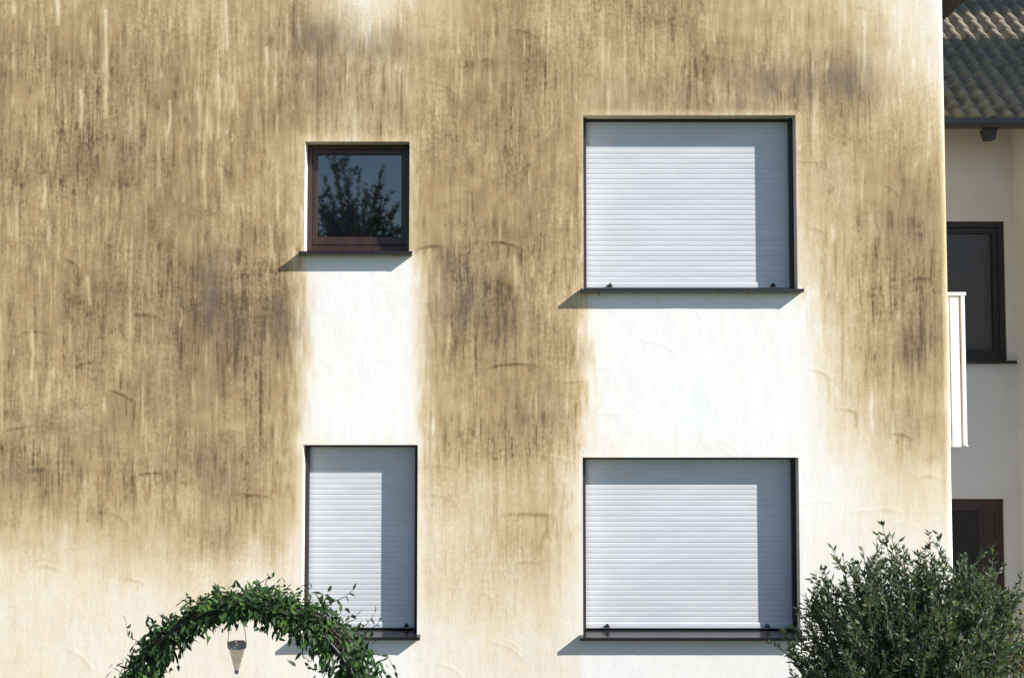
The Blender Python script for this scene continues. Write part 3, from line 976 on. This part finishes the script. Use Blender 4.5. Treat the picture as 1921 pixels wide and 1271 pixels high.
# loose sprigs that stand off the mass
SPR = [((295, 1222), (240, 1192), (236, 1163)), ((620, 1130), (648, 1118), (662, 1106)), ((560, 1112), (585, 1100), (572, 1092)), ((668, 1185), (690, 1168), (703, 1148)), ((680, 1190), (705, 1172), (716, 1160)),
       ((480, 1098), (500, 1085), (512, 1083)), ((600, 1150), (628, 1126), (618, 1118)), ((645, 1170), (668, 1160), (668, 1152)), ((700, 1225), (728, 1232), (742, 1258)), ((590, 1228), (582, 1240), (575, 1236)),
       ((612, 1250), (592, 1256), (578, 1248)), ((330, 1135), (350, 1122), (352, 1118)), ((280, 1180), (276, 1168), (280, 1160)), ((610, 1262), (605, 1272), (598, 1282)), ((555, 1185), (532, 1186), (522, 1196))]
lb, ld, ll, lw, lt, ln_ = [], [], [], [], [], []
for spr in SPR:
    pts = [at(a_, b_, AY0 + .12) for a_, b_ in spr]
    sm_.tube(pts, [.003, .002, .0015], 5)
    for k in range(5):
        q = k / 4
        p = pts[0].lerp(pts[1], q * 2) if q < .5 else pts[1].lerp(pts[2], q * 2 - 1)
        d = (pts[2] - pts[1]).normalized() * .8 + Vector(RNG.normal(0, .6, 3))
        if q > .3:
            lb.append(p); ld.append(d); ll.append(RNG.uniform(.03, .05)); lw.append(RNG.uniform(.012, .02)); lt.append(RNG.uniform(.1, .6)); ln_.append(RNG.normal(0, 1, 3))
sm_.build('stems', M_STEM, arch)
NV = 11500
i = 0
while i < NV:
    t = RNG.uniform(.0, 1.0)
    th = RNG.uniform(0, 2 * math.pi)
    dens = .65 + .35 * math.sin(t * 31 + 1.3) * math.sin(t * 57)
    if RNG.random() > dens:
        continue
    y = RNG.uniform(AY0 - .07, AY1 + .05)
    ro = RNG.normal(-.004, .036)
    if t > .5:
        ro *= 1 + min(1, (t - .5) * 7) * .75
    else:
        ro *= 1 + min(1, (.5 - t) * 7) * .3
    p = arch_pt(t, y, AR + ro)
    cen = arch_pt(t, y, AR - .2)
    outv = (p - cen).normalized()
    tang = (arch_pt(min(t + .005, 1), y) - arch_pt(max(t - .005, 0), y)).normalized()
    sg = 1 if ro > 0 else -1
    d = outv * (.55 * sg + RNG.normal(0, .45)) + tang * RNG.normal(0, .6) + Vector((0, RNG.normal(-.45, .5), RNG.normal(-.42, .3)))
    lb.append(p); ld.append(d)
    ll.append(RNG.uniform(.038, .074)); lw.append(RNG.uniform(.013, .024))
    lt.append(np.clip(RNG.normal(.38, .24) + (.25 if .44 < t < .56 and RNG.random() < .3 else 0), 0, 1)); 
    ln_.append(np.array(outv * .7 + Vector((0, -.7, .5))) + RNG.normal(0, .5, 3))
    i += 1
leaves('foliage', M_VINE, arch, np.array([tuple(p) for p in lb]), np.array([tuple(p) for p in ld]), np.array(ll), np.array(lw), np.array(lt), np.array([tuple(p) for p in ln_]), .3, .2)

# lantern hung in the arch
LY = 6.77
lc = at(444.5, 1203, LY); le = at(444.5, 1264, LY); lk = 0.5 * (at(461.5, 1203, LY).x - at(427, 1203, LY).x)
lan = thing('hanging_lantern', 'small cone shaped lantern hanging under the leafy arch', 'lantern', (lc.x, LY, le.z))
hL = lc.z - le.z
f = MB(); f.lathe((lc.x, LY, le.z), [(lk * .16, hL * .06), (lk * .90, hL * .82)], 6)
f.sm = [False] * len(f.f); f.build('shade', M_FROST, lan)
f = MB(); f.lathe((lc.x, LY, le.z), [(lk * .2, hL * .86), (lk * .97, hL * .86), (lk * 1.0, hL * .80), (lk * 1.08, hL * .99), (lk * .98, hL * 1.0), (lk * .2, hL * .97)], 6)
f.sm = [False] * len(f.f); f.build('rim', M_LANTERN_CAP, lan)
f = MB(); f.lathe((lc.x, LY, le.z), [(.0005, 0), (lk * .2, hL * .03), (lk * .24, hL * .12), (.0005, hL * .13)], 8); f.build('tip', M_LANTERN_CAP, lan)
tp = at(446, 1140, LY)
for sx in (-1, 1):
    f = MB(); f.tube([(lc.x + sx * lk * 1.0, LY, lc.z), (lc.x + sx * lk * .85, LY, lc.z + .07), (lc.x + sx * lk * .45, LY, lc.z + .13), (tp.x, LY, tp.z)], .0022, 6)
    f.build('cord', M_CORD, lan)


# shrubs: branching stems with leaves along every shoot
def shrub(root, name_mat, base, tips, leaf_l, leaf_w, step, tone_fn, spread, seed, stem_r=.012):
    r = np.random.default_rng(seed)
    st = MB()
    lb, ld, ll, lw, lt = [], [], [], [], []
    for tip in tips:
        tip = Vector(tip)
        b = Vector(base) + Vector((r.normal(0, .07), r.normal(0, .07), 0))
        mid = b.lerp(tip, .5) + Vector((r.normal(0, .06), r.normal(0, .06), r.uniform(.02, .16)))
        pts = []
        for i in range(15):
            t = i / 14
            p = b * (1 - t) ** 2 + mid * 2 * t * (1 - t) + tip * t * t
            pts.append(p)
        st.tube(pts, [stem_r * (1 - .85 * i / 14) for i in range(15)], 5)
        L = (tip - b).length
        shoots = [(pts[5:], 1)]
        for k in range(6):                       # side shoots
            i0 = int(r.integers(6, 14))
            dirv = (pts[min(i0 + 1, 14)] - pts[i0 - 1]).normalized() + Vector(r.normal(0, .55, 3)) + Vector((0, 0, .2))
            ln = r.uniform(.10, .26) * spread
            q = [pts[i0] + dirv.normalized() * ln * j / 4 + Vector((0, 0, .02 * (j / 4) ** 2)) for j in range(5)]
            st.tube(q, [.003, .0026, .0022, .0018, .0012], 4)
            shoots.append((q, .8))
        for q, sc in shoots:
            for a_, b_ in zip(q[:-1], q[1:]):
                seg = (b_ - a_); n = max(1, int(seg.length / step + r.random()))
                for k in range(n):
                    p = a_ + seg * r.random()
                    side = Vector(r.normal(0, 1, 3)); sd_ = seg.normalized()
                    side = (side - sd_ * side.dot(sd_)).normalized()
                    d = sd_ * r.uniform(.5, 1.2) + side * .8
                    lb.append(p); ld.append(d); ll.append(leaf_l * r.uniform(.6, 1.15)); lw.append(leaf_w * r.uniform(.7, 1.2))
                    lt.append(tone_fn(p, r))
    st.build('branches', M_BARK, root)
    A = lambda q: np.array([tuple(v) for v in q])
    leaves('foliage', name_mat, root, A(lb), A(ld), np.array(ll), np.array(lw), np.clip(np.array(lt), 0, 1), None, .3, .12)


BYc = 7.1
bc = at(1715, 1330, BYc)
bush = thing('olive_shrub', 'large rounded dark green shrub with narrow leaves at the facade corner', 'shrub', (bc.x, BYc, 0))
# crown outline read from the picture: angle -> reach
tips = []
OUT = [(-160, .78), (-140, .80), (180, .80), (165, .80), (150, .84), (135, .88), (120, .95), (105, 1.0), (90, 1.03), (75, 1.02), (60, .99), (45, .92), (30, .84), (15, .84), (0, .82), (-20, .8), (-40, .75)]
oa = sorted([(math.radians(a_ if a_ >= -90 else a_ + 360), b_) for a_, b_ in OUT])
aa, bb = [o[0] for o in oa], [o[1] for o in oa]
rb_ = np.random.default_rng(5)
sc_ = 318 / 1.0
OUTL = [(1640, 1420), (1500, 1330), (1470, 1250), (1468, 1195), (1488, 1125), (1515, 1085), (1540, 1062), (1572, 1045), (1600, 1008), (1640, 1012), (1690, 996), (1725, 1018), (1760, 1018), (1790, 1016), (1822, 1026),
        (1850, 1034), (1890, 1044), (1925, 1078), (1935, 1130), (1950, 1200), (1955, 1300), (1900, 1400)]
cen_px = (1705, 1300)
for k in range(430):
    q = rb_.uniform(0, len(OUTL) - 1.001); i_ = int(q); q -= i_
    ox, oy = OUTL[i_][0] * (1 - q) + OUTL[i_ + 1][0] * q, OUTL[i_][1] * (1 - q) + OUTL[i_ + 1][1] * q
    yo = rb_.uniform(-1, 1)
    lim = math.sqrt(max(.05, 1 - (yo * .85) ** 2))
    fr_ = lim * (rb_.uniform(.12, 1.0) ** .45) * rb_.uniform(.95, 1.05)
    tips.append(at(cen_px[0] + (ox - cen_px[0]) * fr_, cen_px[1] + (oy + 12 - cen_px[1]) * fr_, BYc + yo * .7))


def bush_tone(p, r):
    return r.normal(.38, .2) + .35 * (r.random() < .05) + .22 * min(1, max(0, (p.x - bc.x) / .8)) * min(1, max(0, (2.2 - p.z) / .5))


shrub(bush, M_BUSH, (bc.x, BYc, .55), tips, .047, .0135, .0112, bush_tone, 1.0, 21, .014)

f = MB()
for k in range(5):
    a_ = k * 1.26
    f.tube([(bc.x + .05 * math.cos(a_), BYc + .05 * math.sin(a_), -.03), (bc.x + .09 * math.cos(a_ + .4), BYc + .09 * math.sin(a_ + .4), .3), (bc.x + .06 * math.cos(a_ + .2), BYc + .06 * math.sin(a_ + .2), .62)], [.035, .028, .02], 8)
f.build('trunk', M_BARK, bush)

# rusty shrub behind it at the right edge
ry = 8.3
rc_ = at(1935, 1330, ry)
rust = thing('rusty_shrub', 'rust brown shrub at the right edge behind the dark green shrub', 'shrub', (rc_.x, ry, 0))
tips = []
for k in range(34):
    tips.append(at(1945 + rb_.normal(0, 30), 1160 + rb_.uniform(0, 140), ry + rb_.normal(0, .15)))
shrub(rust, M_RUST, (rc_.x, ry, 0), tips, .05, .022, .02, lambda p, r: r.normal(.5, .25), .9, 22, .01)

# tree behind the viewer, mirrored in the small window's pane
ty = -6.0
k_ = (WALL_Y + DEPTH) + (WALL_Y + DEPTH - ty)       # length of the mirrored path
def refl(px, py):
    u = at(px, py, 1.0)
    return Vector((u.x * k_, ty, CAMZ + (u.z - CAMZ) * k_))
tc_ = refl(665, 470)
tree = thing('garden_tree', 'young tree with upright leafy shoots mirrored in the small window', 'tree', (tc_.x, ty, 0))
tips = []
for (a_, b_) in ((628, 292), (645, 300), (660, 330), (675, 318), (712, 318), (700, 345), (640, 345), (618, 340), (600, 370), (612, 385), (655, 370), (690, 375), (725, 370), (745, 392), (735, 410), (715, 400),
                 (600, 410), (625, 405), (650, 400), (670, 410), (690, 420), (605, 440), (640, 435), (675, 440), (710, 440), (740, 440), (590, 390), (580, 440), (755, 430), (760, 460), (660, 455), (620, 460), (700, 460)):
    p = refl(a_, b_); p.y += rb_.normal(0, .35); tips.append(p)
    q = refl(a_ + rb_.normal(0, 16), b_ + 30 + rb_.uniform(0, 40)); q.y += rb_.normal(0, .5); tips.append(q)
base_t = refl(665, 560)
shrub(tree, M_TREE, tuple(base_t), tips, .13, .045, .028, lambda p, r: r.random(), 1.6, 23, .03)
f = MB(); f.tube([(tc_.x, ty, -.05), (tc_.x + .06, ty, 1.6), (base_t.x - .02, ty + .03, base_t.z * .7), (base_t.x, ty, base_t.z + .1)], [.14, .11, .09, .06], 10)
f.build('trunk', M_BARK, tree)
